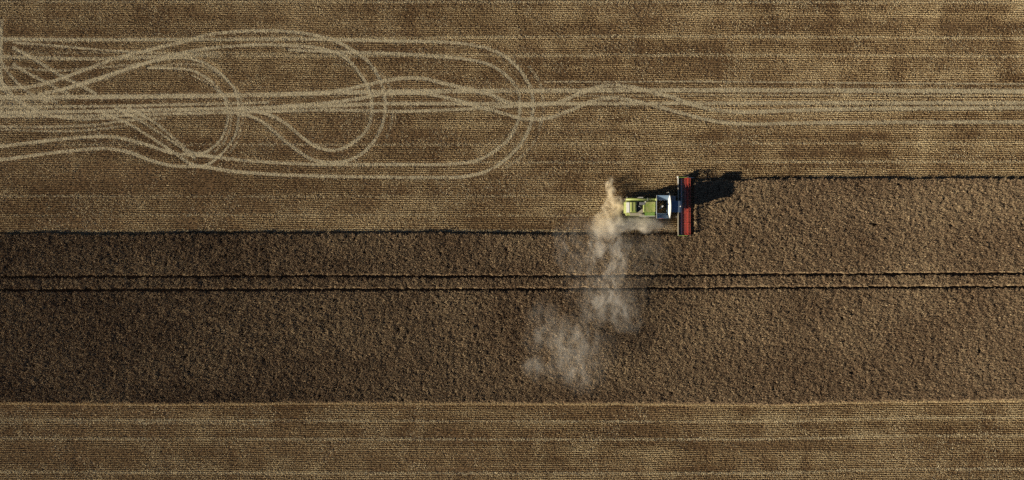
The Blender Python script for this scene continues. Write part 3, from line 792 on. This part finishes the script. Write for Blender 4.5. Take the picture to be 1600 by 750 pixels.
# ------------------------------------------------------------------ chaff and dust
def dust_cloud(name, blobs, color, label, seed, nscale=(0.9, 2.6), sharp=(0.38, 0.62), gain=1.0, hull=2.0, aniso=0.0, voxel=0.35, stretch=1.0):
    """blobs: (px, py, height, rx, ry, rz, density). Closed hull round the puffs; density = sum of soft puffs broken by noise"""
    bm = bmesh.new()
    B = []
    for (px, py, h, rx, ry, rz, dn) in blobs:
        x, y = W(px, py, h)
        B.append(((x, y, h), (rx, ry, rz), dn))
        zr = min(rz * hull, h - 0.03)
        bmesh.ops.create_icosphere(bm, subdivisions=3, radius=1.0, matrix=Matrix.Translation((x, y, h)) @ Matrix.Diagonal((rx * hull, ry * hull, zr, 1)))
    me = bpy.data.meshes.new(name); bm.to_mesh(me); bm.free()
    m = bpy.data.materials.new(name); m.use_nodes = True
    nt = m.node_tree
    nt.nodes.remove(nt.nodes['Principled BSDF'])
    out = nt.nodes['Material Output']
    geo = N(nt, 'ShaderNodeNewGeometry')
    pos = geo.outputs['Position']
    # billowing: push the sample point around with low-frequency noise
    wz = N(nt, 'ShaderNodeTexNoise', Scale=0.5, Detail=2.0)
    nt.links.new(pos, wz.inputs['Vector'])
    ws = N(nt, 'ShaderNodeVectorMath', operation='MULTIPLY_ADD')
    ws.inputs[1].default_value = (2.6, 2.6, 1.4); ws.inputs[2].default_value = (-1.3, -1.3, -0.7)
    nt.links.new(wz.outputs['Color'], ws.inputs[0])
    wa = N(nt, 'ShaderNodeVectorMath', operation='ADD')
    nt.links.new(pos, wa.inputs[0]); nt.links.new(ws.outputs[0], wa.inputs[1])
    total = None
    for c, r, dn in B:
        s = N(nt, 'ShaderNodeVectorMath', operation='MULTIPLY_ADD')
        s.inputs[1].default_value = tuple(1 / q for q in r)
        s.inputs[2].default_value = tuple(-a / q for a, q in zip(c, r))
        nt.links.new(wa.outputs[0], s.inputs[0])
        dt = N(nt, 'ShaderNodeVectorMath', operation='DOT_PRODUCT')
        nt.links.new(s.outputs[0], dt.inputs[0]); nt.links.new(s.outputs[0], dt.inputs[1])
        mr = N(nt, 'ShaderNodeMapRange', interpolation_type='SMOOTHSTEP')
        mr.inputs['From Min'].default_value = 2.4; mr.inputs['From Max'].default_value = 0.0
        mr.inputs['To Min'].default_value = 0.0; mr.inputs['To Max'].default_value = dn * gain
        nt.links.new(dt.outputs['Value'], mr.inputs['Value'])
        if total is None: total = mr.outputs[0]
        else:
            ad = N(nt, 'ShaderNodeMath', operation='ADD')
            nt.links.new(total, ad.inputs[0]); nt.links.new(mr.outputs[0], ad.inputs[1]); total = ad.outputs[0]
    sq = N(nt, 'ShaderNodeMath', operation='POWER'); sq.inputs[1].default_value = 1.5
    nt.links.new(total, sq.inputs[0]); total = sq.outputs[0]
    nz = N(nt, 'ShaderNodeTexNoise', noise_dimensions='4D', Scale=nscale[0], Detail=6.0, Roughness=0.68, W=seed)
    st = N(nt, 'ShaderNodeMapping'); st.inputs['Scale'].default_value = (1.0, stretch, 1.0)
    nt.links.new(wa.outputs[0], st.inputs['Vector']); nt.links.new(st.outputs[0], nz.inputs['Vector'])
    ss = N(nt, 'ShaderNodeMapRange', interpolation_type='SMOOTHSTEP')
    ss.inputs['From Min'].default_value, ss.inputs['From Max'].default_value = sharp
    nt.links.new(nz.outputs[0], ss.inputs['Value'])
    mu = N(nt, 'ShaderNodeMath', operation='MULTIPLY')
    nt.links.new(total, mu.inputs[0]); nt.links.new(ss.outputs[0], mu.inputs[1])
    pv = N(nt, 'ShaderNodeVolumePrincipled')
    pv.inputs['Color'].default_value = (*color, 1)
    pv.inputs['Anisotropy'].default_value = aniso
    nt.links.new(mu.outputs[0], pv.inputs['Density'])
    nt.links.new(pv.outputs[0], out.inputs['Volume'])
    o = link(name, me, m)
    rm = o.modifiers.new('union', 'REMESH'); rm.mode = 'VOXEL'; rm.voxel_size = voxel
    tag(o, label, kind='stuff')
    return o

dust_cloud('chaff_plume', [
    (953, 281, 0.8, 0.6, 0.7, 0.5, 0.9), (953, 292, 0.8, 0.7, 0.8, 0.5, 1.1), (957, 304, 1.0, 0.9, 1.0, 0.65, 1.3), (962, 315, 1.2, 1.1, 1.1, 0.8, 1.5), (968, 323, 1.5, 1.0, 0.9, 0.9, 1.6),
    (957, 329, 1.4, 1.3, 1.2, 0.9, 1.3), (949, 341, 1.4, 1.2, 1.2, 0.9, 0.75), (938, 353, 1.4, 1.1, 1.1, 0.9, 0.55), (962, 344, 1.4, 1.2, 1.2, 0.9, 0.65)],
    (0.95, 0.86, 0.68), 'thick tan chaff thrown out behind the harvester', 3.0, nscale=(1.1, 0), sharp=(0.40, 0.62), gain=1.15, voxel=0.25)
dust_cloud('dust_cloud', [
    (978, 346, 1.2, 1.6, 1.1, 0.75, 0.9), (994, 346, 1.1, 1.6, 1.1, 0.7, 0.85), (1010, 348, 1.0, 1.4, 1.1, 0.65, 0.7), (1024, 350, 0.9, 1.2, 1.1, 0.55, 0.4), (1042, 352, 0.8, 1.4, 1.0, 0.5, 0.16),
    (966, 352, 1.3, 1.5, 1.3, 0.8, 0.8), (950, 360, 1.5, 1.7, 1.3, 0.9, 0.5), (928, 357, 1.5, 1.5, 1.3, 0.9, 0.16), (900, 350, 1.5, 1.6, 1.8, 0.9, 0.07)],
    (0.95, 0.90, 0.80), 'pale dust hanging beside the harvester body', 9.0, nscale=(0.8, 0), sharp=(0.22, 0.60), gain=1.5, voxel=0.25)
dust_cloud('dust_cloud', [
    (968, 380, 1.8, 1.5, 2.6, 1.0, 0.36), (935, 380, 1.8, 1.5, 2.4, 1.0, 0.34), (955, 402, 2.2, 2.0, 2.0, 1.2, 0.25), (966, 425, 2.4, 1.5, 2.4, 1.3, 0.24), (930, 410, 2.2, 1.6, 2.6, 1.2, 0.15),
    (876, 392, 2.2, 1.0, 2.8, 1.2, 0.15), (884, 362, 1.8, 1.4, 2.4, 1.0, 0.13), (942, 452, 2.8, 2.4, 2.6, 1.5, 0.19), (960, 474, 3.0, 2.8, 2.2, 1.6, 0.22), (978, 500, 3.2, 2.2, 2.0, 1.6, 0.18), (925, 485, 3.0, 2.4, 2.4, 1.5, 0.13),
    (1022, 392, 1.8, 1.8, 3.0, 1.0, 0.12), (905, 395, 2.0, 2.0, 3.0, 1.1, 0.12), (998, 395, 1.9, 1.6, 2.6, 1.0, 0.12), (990, 455, 2.6, 2.2, 3.0, 1.3, 0.07), (905, 440, 2.6, 2.6, 3.0, 1.4, 0.07), (945, 420, 3.0, 7.0, 6.5, 1.5, 0.035)],
    (0.92, 0.88, 0.80), 'thin grey dust veil drifting over the crop below the harvester', 14.0, nscale=(0.85, 0), sharp=(0.41, 0.66), gain=1.25, stretch=0.55, voxel=0.45)
dust_cloud('dust_cloud', [
    (850, 495, 3.2, 2.2, 2.6, 1.6, 0.14), (868, 525, 3.4, 2.8, 2.4, 1.7, 0.17), (898, 540, 3.4, 3.0, 2.6, 1.7, 0.20), (884, 570, 3.6, 3.2, 2.6, 1.8, 0.20), (905, 510, 3.2, 2.8, 2.6, 1.6, 0.10),
    (836, 577, 3.6, 1.6, 1.6, 1.4, 0.26), (918, 590, 3.6, 2.8, 2.4, 1.7, 0.12), (935, 550, 3.4, 2.6, 3.0, 1.6, 0.10), (835, 530, 3.2, 1.8, 2.6, 1.5, 0.09), (890, 540, 3.6, 6.5, 6.0, 1.8, 0.035)],
    (0.92, 0.88, 0.80), 'faint older dust puff farthest down over the crop', 21.0, nscale=(0.8, 0), sharp=(0.40, 0.68), gain=1.0, stretch=0.55, voxel=0.45)
